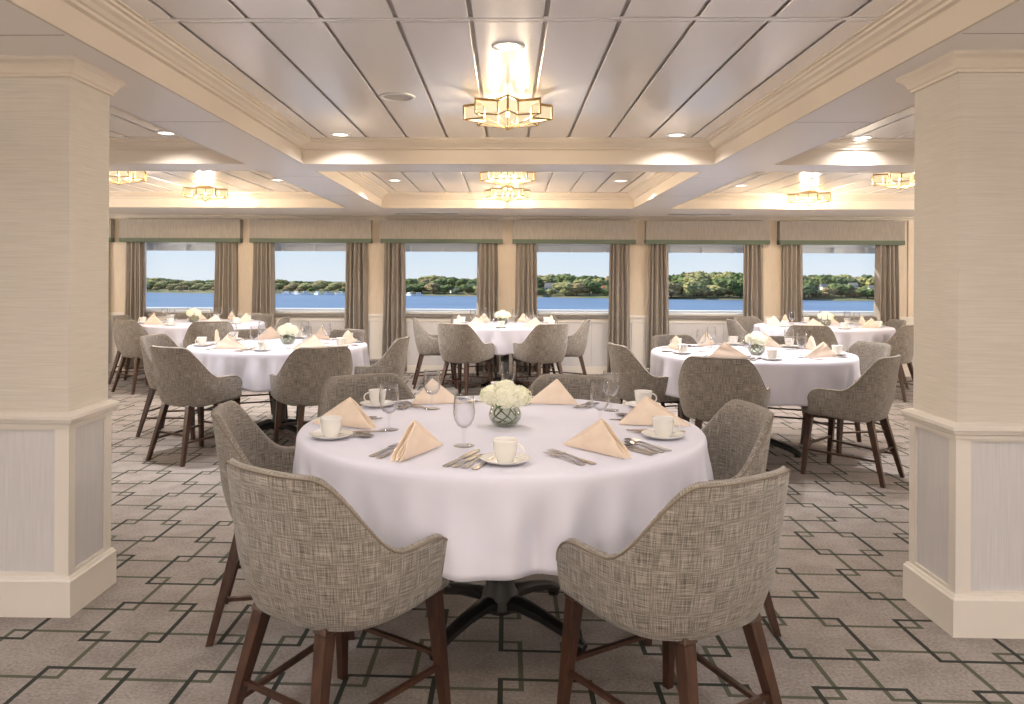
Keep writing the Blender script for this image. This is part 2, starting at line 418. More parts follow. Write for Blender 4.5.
# ------------------------------------------------------------------ valances and curtains
def make_valance(wd):
    t_ = empty('window_valance')
    b = MB(); h = wd / 2
    b.box(-h, h, -.13, -.115, .035, .315); b.box(-h, -h + .015, -.115, 0, .035, .315); b.box(h - .015, h, -.115, 0, .035, .315); b.box(-h, h, -.115, 0, .30, .315)
    b.build('fabric_board', M['valance'], t_)
    g = MB(); g.box(-h - .003, h + .003, -.134, -.112, 0, .058); g.box(-h - .003, -h + .016, -.112, 0, 0, .058); g.box(h - .016, h + .003, -.112, 0, 0, .058)
    g.build('green_band', M['green'], t_)['label'] = 'green border band'
    return t_
def make_curtain(seed):
    r = random.Random(seed); vs_ = []; fs = []
    nx, nz = 90, 14; ph = r.random() * 6
    for j in range(nz + 1):
        t = j / nz; z = 1.775 * (1 - t) + .03
        wd = .125 + .028 * t
        for i in range(nx + 1):
            u = i / nx
            uu = u + .02 * math.sin(7 * u + ph) + .008 * math.sin(3 * t * 3 + 9 * u)
            sf = math.sin(uu * 2 * PI * 4.5 + ph); y = .060 * math.copysign(abs(sf) ** .8, sf) * (.55 + .5 * t) + .012 * math.sin(uu * 2 * PI * 2.2 + ph * 2)
            vs_.append(((u - .5) * 2 * wd + .017 * math.sin(uu * 2 * PI * 4.5 * 2 + 2 * ph), y, z))
    for j in range(nz):
        for i in range(nx):
            a = j * (nx + 1) + i; fs.append((a, a + 1, a + nx + 2, a + nx + 1))
    m = MB().add(vs_, fs); o = m.build('window_curtain', M['curtain'], smooth=True)
    sl = o.modifiers.new('s', 'SOLIDIFY'); sl.thickness = .004
    return o
wn_names = ['outermost window by the left side wall', 'window just right of the left column', 'second window in view from the left column', 'third window in view from the left column',
            'window directly above the center far table', 'second window in view from the right column', 'window beside the right column']
for i, c_ in enumerate(WC):
    place('valance', lambda: make_valance(1.65), (c_, YW - .002, 1.762), 0, 'grey fabric valance with green band over the ' + wn_names[i], 'valance', 'valances over the windows')
    for s_, nm, xx in ((0, 'left', c_ - .825 + .185), (1, 'right', c_ + .825 - .205)):
        if i == 0 and s_ == 0: continue
        place('curtain%d' % ((i + s_) % 3), lambda: make_curtain((i + s_) % 3), (xx, YW - .074, 0), 0,
              'pleated taupe curtain at %s side of the %s' % (nm, wn_names[i].replace(' in view', '')), 'curtain', 'curtains along the window wall')

# ------------------------------------------------------------------ ceiling fixtures
def make_star():
    RO_, RI, H = .25, .146, .078
    t_ = empty('star_ceiling_light')
    P = []
    for i in range(16):
        a = PI / 8 * i - PI / 2; r = RO_ if i % 2 == 0 else RI
        P.append((r * math.cos(a), r * math.sin(a)))
    g = MB(); n = 16
    vs_ = [(x, y, -.035) for x, y in P] + [(x, y, -.035 - H) for x, y in P] + [(0, 0, -.035 - H - .05)]
    fs = [(i, (i + 1) % n, n + (i + 1) % n, n + i) for i in range(n)] + [(n + i, n + (i + 1) % n, 2 * n) for i in range(n)]
    g.add(vs_, fs); g.build('glass_shade', M['shade'], t_)
    MB().add([(x * .97, y * .97, -.040) for x, y in P] + [(0, 0, -.040)], [(i, (i + 1) % n, n) for i in range(n)]).build('added_top_cover', M['added_cover'], t_)  # cover added over the open top to cut bulb light on the ceiling
    fr = MB()
    for i in range(n):
        j = (i + 1) % n; a, b = P[i], P[j]
        fr.tube([(a[0], a[1], -.035), (b[0], b[1], -.035)], .0075, 6); fr.tube([(a[0], a[1], -.035 - H), (b[0], b[1], -.035 - H)], .0045, 6)
        fr.tube([(a[0], a[1], -.035), (a[0], a[1], -.035 - H)], .0060, 6)
        fr.tube([(a[0], a[1], -.035 - H), (0, 0, -.035 - H - .05)], .0025, 5)
    fr.build('brass_frame', M['brass'], t_)
    MB().lathe([(0, -.175), (.007, -.174), (.010, -.168), (.006, -.162), (.013, -.158), (.014, -.152), (0, -.150)], 12).build('finial', M['brass'], t_, smooth=True)
    MB().lathe([(.075, 0), (.075, -.012), (.06, -.02), (.012, -.022), (.012, -.10), (0, -.10)], 20).build('canopy', M['brass'], t_, angle=40)
    return t_
def star_lamp(x, y, label):
    o = place('star', make_star, (x, y, CEI), 0, label, 'ceiling light', 'star shaped ceiling lights')
    for a in (0, 120, 240):
        ld = bpy.data.lights.new('bulb', 'POINT'); ld.energy = BULB_W; ld.color = WARM; ld.shadow_soft_size = .02
        l = bpy.data.objects.new('bulb', ld); col.objects.link(l); l.parent = o
        l.location = (.085 * math.cos(math.radians(a + 90)), .085 * math.sin(math.radians(a + 90)), -.085)
for x, y, lb in ((0, 4.42, 'largest star shaped brass and glass ceiling light above the front table'),
                 (0, 7.22, 'star shaped ceiling light just past the cross beam at center, upper of two'),
                 (0, 8.72, 'star shaped ceiling light closest to the windows at center'),
                 (-3.42, 8.72, 'star shaped ceiling light near the windows in the left bay'),
                 (3.50, 9.08, 'star shaped ceiling light near the windows in the right bay'),
                 (3.68, 7.35, 'star shaped ceiling light partly hidden by the right column'),
                 (-3.62, 7.15, 'star shaped ceiling light partly hidden by the left column'),
                 (0, .6, 'unseen star shaped ceiling light added over the viewpoint')):  # unseen repeat, added to help light the foreground
    star_lamp(x, y, lb)
def make_down():
    t_ = empty('recessed_downlight')
    MB().lathe([(.052, -.001), (.054, -.005), (.072, -.004), (.075, 0)], 28, close=False).build('trim_ring', M['hull'], t_, smooth=True)
    MB().lathe([(0, -.002), (.053, -.002)], 28, close=False).build('lens', M['lens'], t_)
    return t_
def downlight(x, y, z, label, p=1.0):
    o = place('down', make_down, (x, y, z), 0, label, 'downlight', 'recessed downlights')
    ld = bpy.data.lights.new('downlight_lamp', 'AREA'); ld.shape = 'DISK'; ld.size = .10; ld.energy = DOWN_W * p; ld.color = (1, .955, .93); ld.spread = math.radians(88 if 5 < y < 6 else 140)
    l = bpy.data.objects.new('downlight_lamp', ld); col.objects.link(l); l.parent = o; l.location = (0, 0, -.008)
dl = [(0, 3.39, CEI, 'recessed downlight nearest the viewer, in front of the large star light'),
      (-1.19, 5.5, CEI, 'recessed downlight in the central coffer, left corner by the cross beam'),
      (1.19, 5.5, CEI, 'recessed downlight in the central coffer, right corner by the cross beam'),
      (-1.18, 8.12, CEI, 'small recessed downlight left of the far center star lights'), (1.18, 8.12, CEI, 'small recessed downlight right of the far center star lights'),
      (-2.42, 5.45, CEI, 'recessed downlight in the left bay before the cross beam'), (2.54, 5.8 - .2, CEI, 'recessed downlight in the right bay before the cross beam'),
      (-2.42, 8.12, CEI, 'small recessed downlight in the left bay past the cross beam'), (2.54, 8.5, CEI, 'small recessed downlight in the right bay past the cross beam'),
      (-1.1, 1.6, CEI, 'recessed downlight above the viewer, left'), (1.1, 1.6, CEI, 'recessed downlight above the viewer, right'),
      (-2.4, .6, SOF, 'unseen added soffit downlight behind the left column'), (2.4, .6, SOF, 'unseen added soffit downlight behind the right column'),  # from here on: unseen repeats added to light the foreground
      (-1.1, -.6, CEI, 'unseen recessed downlight added behind the viewer, left'), (1.1, -.6, CEI, 'unseen recessed downlight added behind the viewer, right'),
      (-2.6, -2.0, SOF, 'unseen rear soffit downlight added on the left'), (2.6, -2.0, SOF, 'unseen rear soffit downlight added on the right')]
for x, y, z, lb in dl: downlight(x, y, z, lb, .55 if y < .7 else 2.2 if y > 7 else .75 if y > 5 else .35)
def make_fill_sconce():  # unseen wall lamps added as fill for ceiling and camera-facing surfaces
    t_ = empty('added_fill_sconce')
    MB().lathe([(0, -.12), (.05, -.12), (.055, -.10), (.055, .10), (.05, .12), (0, .12)], 20, (0, .0, 0)).build('back_plate', M['brass'], t_, angle=40).scale = (1, .25, 1)
    MB().tube([(0, 0, -.03), (0, .08, -.05), (0, .12, -.02)], .008, 8).build('arm', M['brass'], t_, smooth=True)
    MB().lathe([(.03, -.02), (.075, .02), (.095, .08), (.10, .14)], 28, (0, .12, 0), close=False).build('glass_bowl', M['shade'], t_, smooth=True)
    return t_
SC = [(x, Y0 + .015, 0, .5, 'unseen added brass sconce behind the viewer, %s from left' % n) for x, n in ((-5.0, 'first'), (-2.6, 'second'), (0, 'third'), (2.6, 'fourth'), (5.0, 'fifth'))]
for y, n in ((1.4, 'beside the rear end'), (4.6, 'beside the middle tables'), (8.2, 'near the windows')):
    SC += [(-XW + .015, y, -PI / 2, 1.7, 'unseen added brass sconce on the left side wall ' + n), (XW - .015, y, PI / 2, 1.7, 'unseen added brass sconce on the right side wall ' + n)]
for x, y, rz, p, lb in SC:
    o = place('sconce', make_fill_sconce, (x, y, 1.5), rz, lb, 'wall lamp', 'added fill sconces')
    ld = bpy.data.lights.new('fill_sconce_bulb', 'POINT'); ld.energy = FILL_SCONCE_W * p; ld.color = (1, .95, .92); ld.shadow_soft_size = .06
    l = bpy.data.objects.new('fill_sconce_bulb', ld); col.objects.link(l); l.parent = o; l.location = (0, .14, .13)
t_ = empty('ceiling_speaker', (-.62, 4.34, CEI)); tag(t_, 'round grey flush speaker grille in the ceiling left of the big star light', 'speaker')
MB().lathe([(.078, -.001), (.082, -.008), (.098, -.006), (.102, 0)], 32, close=False).build('trim_ring', M['hull'], t_, smooth=True)
MB().lathe([(0, -.005), (.08, -.004)], 32, close=False).build('grille', M['spk'], t_)

# ------------------------------------------------------------------ chair
def smooth01(t): t = max(0, min(1, t)); return t * t * (3 - 2 * t)
def plan(s, sc):
    """s in -1..1 along the U, 0 = middle of the back; returns x, y and outward normal"""
    def pt(s):
        sg = 1 if s >= 0 else -1; a = abs(s)
        if a < .70:
            th = a / .70 * PI / 2
            return Vector((sg * .287 * math.sin(th) ** .80, -.262 * math.cos(th) ** .80 + .02))
        return Vector((sg * (.287 - .010 * (a - .70) / .30), .02 + (a - .70) / .30 * .150))
    p = pt(s); q = pt(s + .004) - pt(s - .004)
    n = Vector((q.y, -q.x)); n = n.normalized() if n.length > 0 else Vector((0, -1))
    return p, n
def topz(s):
    a = abs(s)
    z = .596 + (.812 - .596) * (1 - smooth01((a - .22) / .41)) 
    if a > .80:
        q = (a - .80) / .20; z -= .075 * (1 - math.sqrt(max(0, 1 - q ** 2.4)))
    return z
def botz(s):
    a = abs(s); return .398 + .030 * smooth01((a - .35) / .6)
def outer(s, t):
    """t 0 bottom .. 1 = z .81"""
    p, n = plan(s, 1)
    k = 1.0 - .16 * (1 - min(1, t / .5)) ** 2.2 * (1 - .35 * smooth01((abs(s) - .5) / .4)) + .05 * (t - .5) * (t > .5)
    x, y = p.x * k, p.y * (k if p.y < 0 else 1)
    back = 1 - smooth01((abs(s) - .25) / .5)
    y -= .048 * max(0, t - .15) * back
    return Vector((x, y)), n
def make_chair():
    root = empty('dining_armchair')
    ns, nv = 64, 12
    S = [math.copysign(1 - (1 - abs(q)) ** 1.5, q) if abs(q) > 1e-9 else 0 for q in (-1 + 2 * i / ns for i in range(ns + 1))]
    m = MB(); vs_ = []; uvs = []; fs = []; rim = []; TK = .029
    arc = 0; last = None; K = None
    for s in S:
        zt, zb = topz(s), botz(s); ring = []
        p0, _ = outer(s, .5)
        if last is not None: arc += (p0 - last).length
        last = p0
        for j in range(nv + 1):
            z = zb + (zt - .012 - zb) * j / nv; t = (z - .385) / .427
            p, n = outer(s, t); ring.append((p.x, p.y, z, arc, z))
        p, n = outer(s, (zt - .385) / .427)
        q = p - n * .007; ring.append((q.x, q.y, zt - .002, arc, zt)); rim.append((p.x - n.x * .002, p.y - n.y * .002, zt - .006))
        q = p - n * TK * .5; ring.append((q.x, q.y, zt + .003, arc, zt + .02))
        q = p - n * (TK - .007); ring.append((q.x, q.y, zt - .002, arc, zt + .035))
        for j in range(nv + 1):
            z = zt - .012 + (zb + .05 - zt + .012) * j / nv; t = (z - .385) / .427
            p, n = outer(s, t); q = p - n * TK; ring.append((q.x, q.y, z, arc + 1, z))
        p, n = outer(s, 0); q = p * .80
        ring.append((q.x, q.y, zb + .012, arc, zb - .1))
        q = p * .93
        ring.append((q.x, q.y, zb - .010, arc, zb - .04))
        K = len(ring); vs_ += [r[:3] for r in ring]; uvs += [(r[3], r[4]) for r in ring]
    for i in range(ns):
        for j in range(K): fs.append((i * K + j, (i + 1) * K + j, (i + 1) * K + (j + 1) % K, i * K + (j + 1) % K))
    fs.append(tuple(range(K))); fs.append(tuple(ns * K + j for j in range(K))[::-1])
    m.add(vs_, fs); m.uv = uvs
    sh = m.build('backrest_shell', M['tweed'], root, smooth=True)
    MB().tube([(p[0], p[1], p[2]) for p in rim], .0036, 6).build('piping', M['piping'], sh, smooth=True)
    # seat cushion
    c = MB(); prof = [(0, .402), (.86, .402), (.95, .407), (1.0, .422), (1.0, .455), (.97, .474), (.90, .484), (.6, .492), (0, .494)]
    n = 48; vs_ = []; fs = []; K = len(prof)
    for i in range(n):
        a = 2 * PI * i / n; ca, sa = math.cos(a), math.sin(a)
        ex = .38 if sa > 0 else .62
        x = .232 * math.copysign(abs(ca) ** ex, ca); y = (.255 if sa > 0 else .205) * math.copysign(abs(sa) ** ex, sa) + .0
        for r, z in prof: vs_.append((x * r, y * r + .01, z))
    for i in range(n):
        j = (i + 1) % n
        for q in range(K - 1): fs.append((i * K + q, j * K + q, j * K + q + 1, i * K + q + 1))
    c.add(vs_, fs); c.uv = [(v[0], v[1] + v[2]) for v in vs_]
    c.build('seat', M['tweed'], root, smooth=True)
    fr = MB(); fr.box(-.17, .17, .165, .20, .385, .404); fr.box(-.11, .11, -.175, -.14, .385, .404)
    for s_ in (-1, 1):
        fr.add([(s_ * .10, -.16, .386), (s_ * .135, -.16, .386), (s_ * .20, .19, .386), (s_ * .165, .19, .386), (s_ * .10, -.16, .405), (s_ * .135, -.16, .405), (s_ * .20, .19, .405), (s_ * .165, .19, .405)],
               [(0, 1, 2, 3), (4, 5, 6, 7), (0, 1, 5, 4), (1, 2, 6, 5), (2, 3, 7, 6), (3, 0, 4, 7)])
    fr.build('seat_frame', M['wood'], root)
    feet = {}
    for nm, s_, tp, bt in (('f', -1, (.190, .190), (.215, .225)), ('f', 1, (.190, .190), (.215, .225)), ('r', -1, (.122, -.168), (.180, -.270)), ('r', 1, (.122, -.168), (.180, -.270))):
        a = (s_ * tp[0], tp[1]); b = (s_ * bt[0], bt[1]); l = MB(); vs_ = []
        ztop = .43 if nm == 'f' else .408
        for z, h in ((ztop, .022), (.388, .0235), (.386, .0200), (.0, .0125)):
            t = 1 - z / .40; cx_, cy_ = a[0] + (b[0] - a[0]) * t, a[1] + (b[1] - a[1]) * t
            vs_ += [(cx_ - h, cy_ - h, z), (cx_ + h, cy_ - h, z), (cx_ + h, cy_ + h, z), (cx_ - h, cy_ + h, z)]
        fs = [(0, 1, 2, 3), (12, 13, 14, 15)]
        for k_ in range(3):
            for q in range(4): fs.append((k_ * 4 + q, k_ * 4 + (q + 1) % 4, k_ * 4 + 4 + (q + 1) % 4, k_ * 4 + 4 + q))
        l.add(vs_, fs).build('leg', M['wood'], root, bevel=.004); feet[(nm, s_)] = (a, b)
    def at_h(k_, z):
        a, b = feet[k_]; t = 1 - z / .40; return (a[0] + (b[0] - a[0]) * t, a[1] + (b[1] - a[1]) * t, z)
    for s_ in (-1, 1): MB().tube([at_h(('f', s_), .17), at_h(('r', s_), .15)], .0115, 4, flat=.8).build('stretcher', M['wood'], root)
    MB().tube([at_h(('r', -1), .20), at_h(('r', 1), .20)], .011, 4, flat=.8).build('stretcher', M['wood'], root)
    MB().tube([at_h(('f', -1), .20), at_h(('f', 1), .20)], .011, 4, flat=.8).build('stretcher', M['wood'], root)
    return root
TABLES = {1: (-.02, 2.94, .752), 2: (-1.87, 6.35, .715), 3: (1.86, 5.95, .745), 4: (-.02, 9.15, .68), 5: (-3.7, 9.22, .77), 6: (3.74, 9.28, .77)}
TN = {1: 'front table', 2: 'middle table by left column', 3: 'middle table by right column', 4: 'center window table',
      5: 'far left window table', 6: 'far right window table'}
SEAT = ['near left', 'near right', 'left', 'right', 'far left', 'far right']
CH = {1: [(-.475, 2.215, .55, .83), (.465, 2.19, -.55, .84), (-.82, 2.96, .98, .2), (.71, 3.02, -.97, -.1), (-.60, 3.68, .5, -.86), (.27, 3.70, -.3, -.95)],
      2: [(-2.25, 5.6, .47, .88), (-1.43, 5.68, -.5, .86), (-2.70, 6.38, .98, -.1), (-1.1, 6.4, -.97, .1), (-2.25, 6.98, .45, -.9), (-1.58, 7.02, -.4, -.92)],
      3: [(1.43, 5.15, .40, .92), (2.30, 5.24, -.72, .70), (1.07, 5.9, .95, .2), (2.62, 6.05, -.95, -.25), (1.52, 6.55, .35, -.93), (2.28, 6.45, -.4, -.92)],
      4: [(-.45, 8.45, .48, .88), (.37, 8.5, -.48, .88), (-.84, 9.25, .97, .15), (.70, 9.2, -.97, .1), (-.42, 9.85, .45, -.9), (.36, 9.85, -.4, -.92)],
      5: [(-4.12, 8.75, .5, .87), (-3.32, 8.62, -.4, .92), (-4.50, 9.4, 1, -.05), (-2.95, 9.42, -.97, -.05), (-4.05, 9.92, .45, -.9), (-3.32, 9.95, -.4, -.9)],
      6: [(3.32, 8.55, .4, .92), (4.22, 8.68, -.62, .78), (2.95, 9.4, .98, 0), (4.52, 9.55, -.98, 0), (3.2, 9.92, .4, -.9), (4.12, 9.98, -.4, -.9)]}
for tno, lst in CH.items():
    for k_, (x, y, fx, fy) in enumerate(lst):
        how = ['back to the viewer', 'back to the viewer', 'seen from its side', 'seen from its side', 'facing the viewer', 'facing the viewer'][k_]
        place('chair', make_chair, (x, y, 0), math.atan2(fy, fx) - PI / 2,
              'tweed armchair %s, %s seat, %s' % (how, SEAT[k_], TN[tno]), 'chair', 'armchairs around the %s' % TN[tno])

# ------------------------------------------------------------------ tables and cloths
def make_table():
    root = empty('round_table')
    MB().lathe([(0, .712), (.70, .712), (.705, .716), (.705, .742), (.70, .746), (0, .746)], 64).build('tabletop', M['topwood'], root)
    MB().lathe([(.055, .05), (.075, .07), (.068, .12), (.056, .14), (.056, .66), (.09, .69), (.16, .711), (0, .711)], 28).build('column', M['black'], root, angle=35)
    for i in range(4):
        a = PI / 4 + i * PI / 2 + .12; c, s_ = math.cos(a), math.sin(a); l = MB()
        pts = [(.045, .085), (.10, .095), (.20, .080), (.30, .055), (.36, .030), (.385, .022)]
        l.tube([(r * c, r * s_, z) for r, z in pts], [.042, .036, .030, .027, .026, .018], 8, flat=.8)
        l.lathe([(.022, 0), (.024, .004), (.024, .02), (0, .022)], 12, (.36 * c, .36 * s_, 0))
        l.build('leg', M['black'], root, angle=50)
    return root
def cloth_mesh(Rr, seed, n=288):
    r = random.Random(seed); vs_ = []; fs = []
    ks = [(k_, r.uniform(0, 6.28), r.uniform(.4, 1)) for k_ in (3, 5, 7, 9, 11, 13, 17, 19)]
    def fold(a):
        v = sum(w_ * math.sin(k_ * a + p) for k_, p, w_ in ks) / 2.2
        return v
    rows = [(.0, 0), (.3, 0), (.6, 0), (.85, 0), (.95, 0)]
    for i in range(n):
        a = 2 * PI * i / n; f = fold(a)
        drop = .285 + .012 * fold(a * 1.0 + 1.3)
        pts = [(q * Rr, 0.0) for q, _ in rows]
        pts += [(Rr - .020, -.0006), (Rr - .008, -.004), (Rr - .002, -.012), (Rr + .001, -.024)]
        for j in range(1, 15):
            t = j / 14; z = -.024 - (drop - .024) * t
            rad = Rr + .001 + t ** .8 * .006 + .024 * smooth01(t * 1.3) * (f * .8) * (.35 + .65 * t) + .014 * math.sin(23 * a + 2 * math.sin(5 * a) + seed) * smooth01(t * 1.5) + .006 * math.sin(37 * a + 3 * math.sin(3 * a + 1)) * smooth01(t * 2)
            pts.append((rad, z))
        for q, z in pts: vs_.append((q * math.cos(a), q * math.sin(a), z))
    K = len(pts)
    for i in range(n):
        j = (i + 1) % n
        for q in range(K - 1): fs.append((i * K + q, j * K + q, j * K + q + 1, i * K + q + 1))
    return MB().add(vs_, fs)
for tno, (cx_, cy_, rr) in TABLES.items():
    tbl = place('table', make_table, (cx_, cy_, 0), .0, 'round pedestal table with black cast base under white cloth, the %s' % TN[tno], 'table', 'round pedestal tables')
    tbl.scale = (rr / .765, rr / .765, 1)
    o = cloth_mesh(rr, tno).build('tablecloth', M['cloth'], smooth=True, loc=(cx_, cy_, .75))
    tag(o, 'white round tablecloth draped over the %s' % TN[tno], 'tablecloth', 'white tablecloths')
    sl = o.modifiers.new('s', 'SOLIDIFY'); sl.thickness = .0015; sl.offset = -1

# ------------------------------------------------------------------ tableware
def make_cup():
    t_ = MB().lathe([(.0, .004), (.024, .004), (.024, 0), (.027, 0), (.027, .006), (.034, .018), (.038, .040), (.0405, .066), (.0425, .072), (.0400, .0725), (.0375, .066), (.035, .040), (.030, .018), (.0, .010)], 36, close=False).build('coffee_cup', M['china'], smooth=True)
    pts = []
    for i in range(13):
        a = -PI / 2 * 1.15 + i / 12 * PI * 1.15
        pts.append((.036 + .026 * math.cos(a) ** 1 if math.cos(a) > 0 else .036 + .010 * math.cos(a), 0, .038 + .022 * math.sin(a)))
    MB().tube(pts, .0042, 8, flat=.8).build('handle', M['china'], t_, smooth=True)
    return t_
def make_saucer():
    return MB().lathe([(0, 0), (.036, 0), (.040, .002), (.060, .007), (.0745, .0155), (.0755, .0170), (.073, .0172), (.058, .0105), (.042, .0058), (.030, .0048), (0, .0048)], 44, close=False).build('saucer', M['china'], smooth=True)
def make_goblet():
    t_ = empty('water_goblet')
    MB().lathe([(0, .060), (.012, .061), (.024, .070), (.033, .088), (.0365, .110), (.0350, .140), (.0325, .165), (.0318, .1655), (.0312, .165), (.0338, .140), (.0352, .110), (.0318, .089), (.023, .0725), (.010, .064), (0, .063)], 32, close=False).build('bowl', M['glass'], t_, smooth=True)
    MB().lathe([(.0065, .005), (.0042, .012), (.0040, .035), (.0062, .042), (.0045, .050), (.0085, .060)], 16, close=False).build('stem', M['glass'], t_, smooth=True)
    MB().lathe([(0, 0), (.034, 0), (.0355, .0012), (.034, .0025), (.015, .0045), (.0065, .006)], 32, close=False).build('foot', M['glass'], t_, smooth=True)
    return t_
def flatware(kind):
    m = MB(); L = {'dinner_fork': .195, 'salad_fork': .165, 'dinner_knife': .225, 'butter_knife': .17, 'soup_spoon': .185, 'teaspoon': .155}[kind]
    # built along +y, handle end at y=0
    def strip(pts):
        vs_ = []; fs = []
        for y, hw, z in pts:
            vs_ += [(-hw, y, z), (hw, y, z), (hw, y, z + .0022), (-hw, y, z + .0022)]
        n = len(pts)
        for i in range(n - 1):
            for q in range(4): fs.append((i * 4 + q, i * 4 + (q + 1) % 4, i * 4 + 4 + (q + 1) % 4, i * 4 + 4 + q))
        fs += [(0, 1, 2, 3), tuple((n - 1) * 4 + q for q in range(4))]
        m.add(vs_, fs)
    if 'knife' in kind:
        strip([(0, .006, .001), (.004, .009, .001), (.02, .0095, .001), (L * .42, .006, .001), (L * .45, .005, .001), (L * .48, .0095, .001), (L * .85, .0105, .001), (L * .96, .007, .001), (L, .001, .001)])
    elif 'fork' in kind:
        strip([(0, .006, .001), (.004, .010, .001), (.02, .010, .001), (L * .35, .0045, .003), (L * .6, .0035, .006), (L * .68, .008, .007), (L * .74, .0125, .005), (L * .79, .0130, .004)])
        for k_ in range(4):
            x = -.0105 + k_ * .007
            m.add([(x - .0016, L * .785, .004), (x + .0016, L * .785, .004), (x + .001, L, .006), (x - .001, L, .006), (x - .0016, L * .785, .006), (x + .0016, L * .785, .006), (x + .001, L, .007), (x - .001, L, .007)],
                  [(0, 1, 2, 3), (4, 5, 6, 7), (0, 1, 5, 4), (1, 2, 6, 5), (2, 3, 7, 6), (3, 0, 4, 7)])
    else:
        strip([(0, .006, .001), (.004, .010, .001), (.02, .010, .001), (L * .35, .0045, .003), (L * .6, .0035, .006), (L * .72, .004, .006)])
        bw = .020 if kind == 'soup_spoon' else .016; bl = L * .30; vs_ = []; fs = []
        for i in range(6):
            q = i / 5
            for j in range(20):
                a = 2 * PI * j / 20; vs_.append((bw * q * math.cos(a), L - bl / 2 + bl / 2 * q * math.sin(a), .001 + .0065 * q * q))
        for i in range(5):
            for j in range(20): fs.append((i * 20 + j, i * 20 + (j + 1) % 20, i * 20 + 20 + (j + 1) % 20, i * 20 + 20 + j))
        m.add(vs_, fs)
    return m.build(kind, M['steel'], angle=40)
def make_napkin(L=.275, half=.016, ap=.150, hgt=.112):
    T = Vector((0, 0, .002)); A = Vector((0, ap + .02, hgt)); m = MB()
    for s_ in (-1, 1):
        for ly, (off, um) in enumerate(((0, 1.0), (.007, .975))):
            B = Vector((s_ * (half - off), L, .002)); AA = A - Vector((0, off * .6, off * .8)); n = 14; vs_ = []; fs = []
            nm = (B - T).cross(AA - T).normalized() * s_
            if nm.x * s_ < 0: nm = -nm
            for th in (0, .0035):
                for i in range(n + 1):
                    for j in range(n + 1):
                        u = i / n * um; v = j / n
                        p = T + u * ((1 - v) * (B - T) + v * (AA - T))
                        p = p + nm * (.010 * math.sin(PI * v) * u + .004 * math.sin(3 * PI * v) * u * u) - nm * (off + th) * min(1, u * 1.5)
                        p.z = max(p.z, .0015); vs_.append(p)
            q = (n + 1) ** 2
            for i in range(n):
                for j in range(n):
                    a = i * (n + 1) + j; fs.append((a, a + 1, a + n + 2, a + n + 1)); fs.append((q + a, q + a + n + 1, q + a + n + 2, q + a + 1))
            for i in range(n):
                for e0, e1 in ((i * (n + 1), (i + 1) * (n + 1)), (i * (n + 1) + n, (i + 1) * (n + 1) + n), (n * (n + 1) + i, n * (n + 1) + i + 1)):
                    fs.append((e0, e1, q + e1, q + e0))
            m.add(vs_, fs)
    return m.build('folded_napkin', M['napkin'], angle=50)
TZ = .7505
def napkin_at(T, B, label, group, wide=False):
    key = 'napkin_open' if wide else 'napkin'; mk = (lambda: make_napkin(.215, .085, .125, .108)) if wide else make_napkin
    d = Vector((B[0] - T[0], B[1] - T[1]))
    return place(key, mk, (T[0], T[1], TZ), math.atan2(d.y, d.x) - PI / 2, label, 'napkin', group)
def setting(tno, C, k_, phi, r0=.57, full=True, cup=28, cr_=.60, goblet=None, nap=None, cup_xy=None, cut=True, hand=None):
    cx_, cy_ = C; a = math.radians(phi); inn = Vector((-math.cos(a), -math.sin(a))); rt = Vector((inn.y, -inn.x))
    who = '%s seat, %s' % (SEAT[k_], TN[tno]); g = ' on the ' + TN[tno]
    base = Vector((cx_, cy_)) - inn * r0
    if nap: napkin_at(nap[0], nap[1], 'peach napkin folded into a standing pyramid, ' + who, 'peach napkins' + g, len(nap) > 2)
    else:
        sgn = 1 if k_ % 2 else -1
        d = (rt * sgn * .9 + inn * -.35).normalized(); T = base - d * .13 + inn * .03
        napkin_at(T, T + d, 'peach napkin folded into a standing pyramid, ' + who, 'peach napkins' + g)
    if cup_xy is None:
        b = math.radians(phi + cup); cup_xy = (cx_ + cr_ * math.cos(b), cy_ + cr_ * math.sin(b))
    place('saucer', make_saucer, (cup_xy[0], cup_xy[1], TZ), 0, 'white saucer under a cup, ' + who, 'saucer', 'saucers' + g)
    hr = hand if hand is not None else math.atan2(rt.y, rt.x) - .5
    place('cup', make_cup, (cup_xy[0], cup_xy[1], TZ + .0052), hr, 'white handled coffee cup, ' + who, 'cup', 'coffee cups' + g, scale=.92)
    if goblet is None:
        b = math.radians(phi + 10); goblet = (cx_ + .38 * math.cos(b), cy_ + .38 * math.sin(b))
    place('goblet', make_goblet, (goblet[0], goblet[1], TZ), 0, 'clear stemmed water goblet, ' + who, 'glass', 'water goblets' + g)
    if cut:
        rz = math.atan2(inn.y, inn.x) - PI / 2
        for kind, off, back, nm in (('salad_fork', -.165, .085, 'short'), ('dinner_fork', -.132, .095, 'long'), ('dinner_knife', .100, .105, 'long'), ('butter_knife', .128, .10, 'short'),
                                    ('teaspoon', .158, .10, 'small'), ('soup_spoon', .192, .10, 'large')):
            p = base + rt * off - inn * back
            if (p - Vector((cx_, cy_))).length > .745: p = Vector((cx_, cy_)) + (p - Vector((cx_, cy_))).normalized() * .745
            place(kind, lambda kind=kind: flatware(kind), (p.x, p.y, TZ), rz, '%s steel %s, %s' % (nm, kind.split('_')[-1], who), kind.split('_')[-1], 'steel cutlery' + g, scale=1.1)
C1 = TABLES[1][:2]
setting(1, C1, 0, -112, nap=((-.208, 2.57), (-.340, 2.318)), cup_xy=(-.003, 2.338), goblet=(-.14, 2.567), hand=-.25)
setting(1, C1, 1, -54, nap=((.186, 2.597), (.385, 2.392)), cup_xy=(.548, 2.725), goblet=(.352, 2.925), hand=.1)
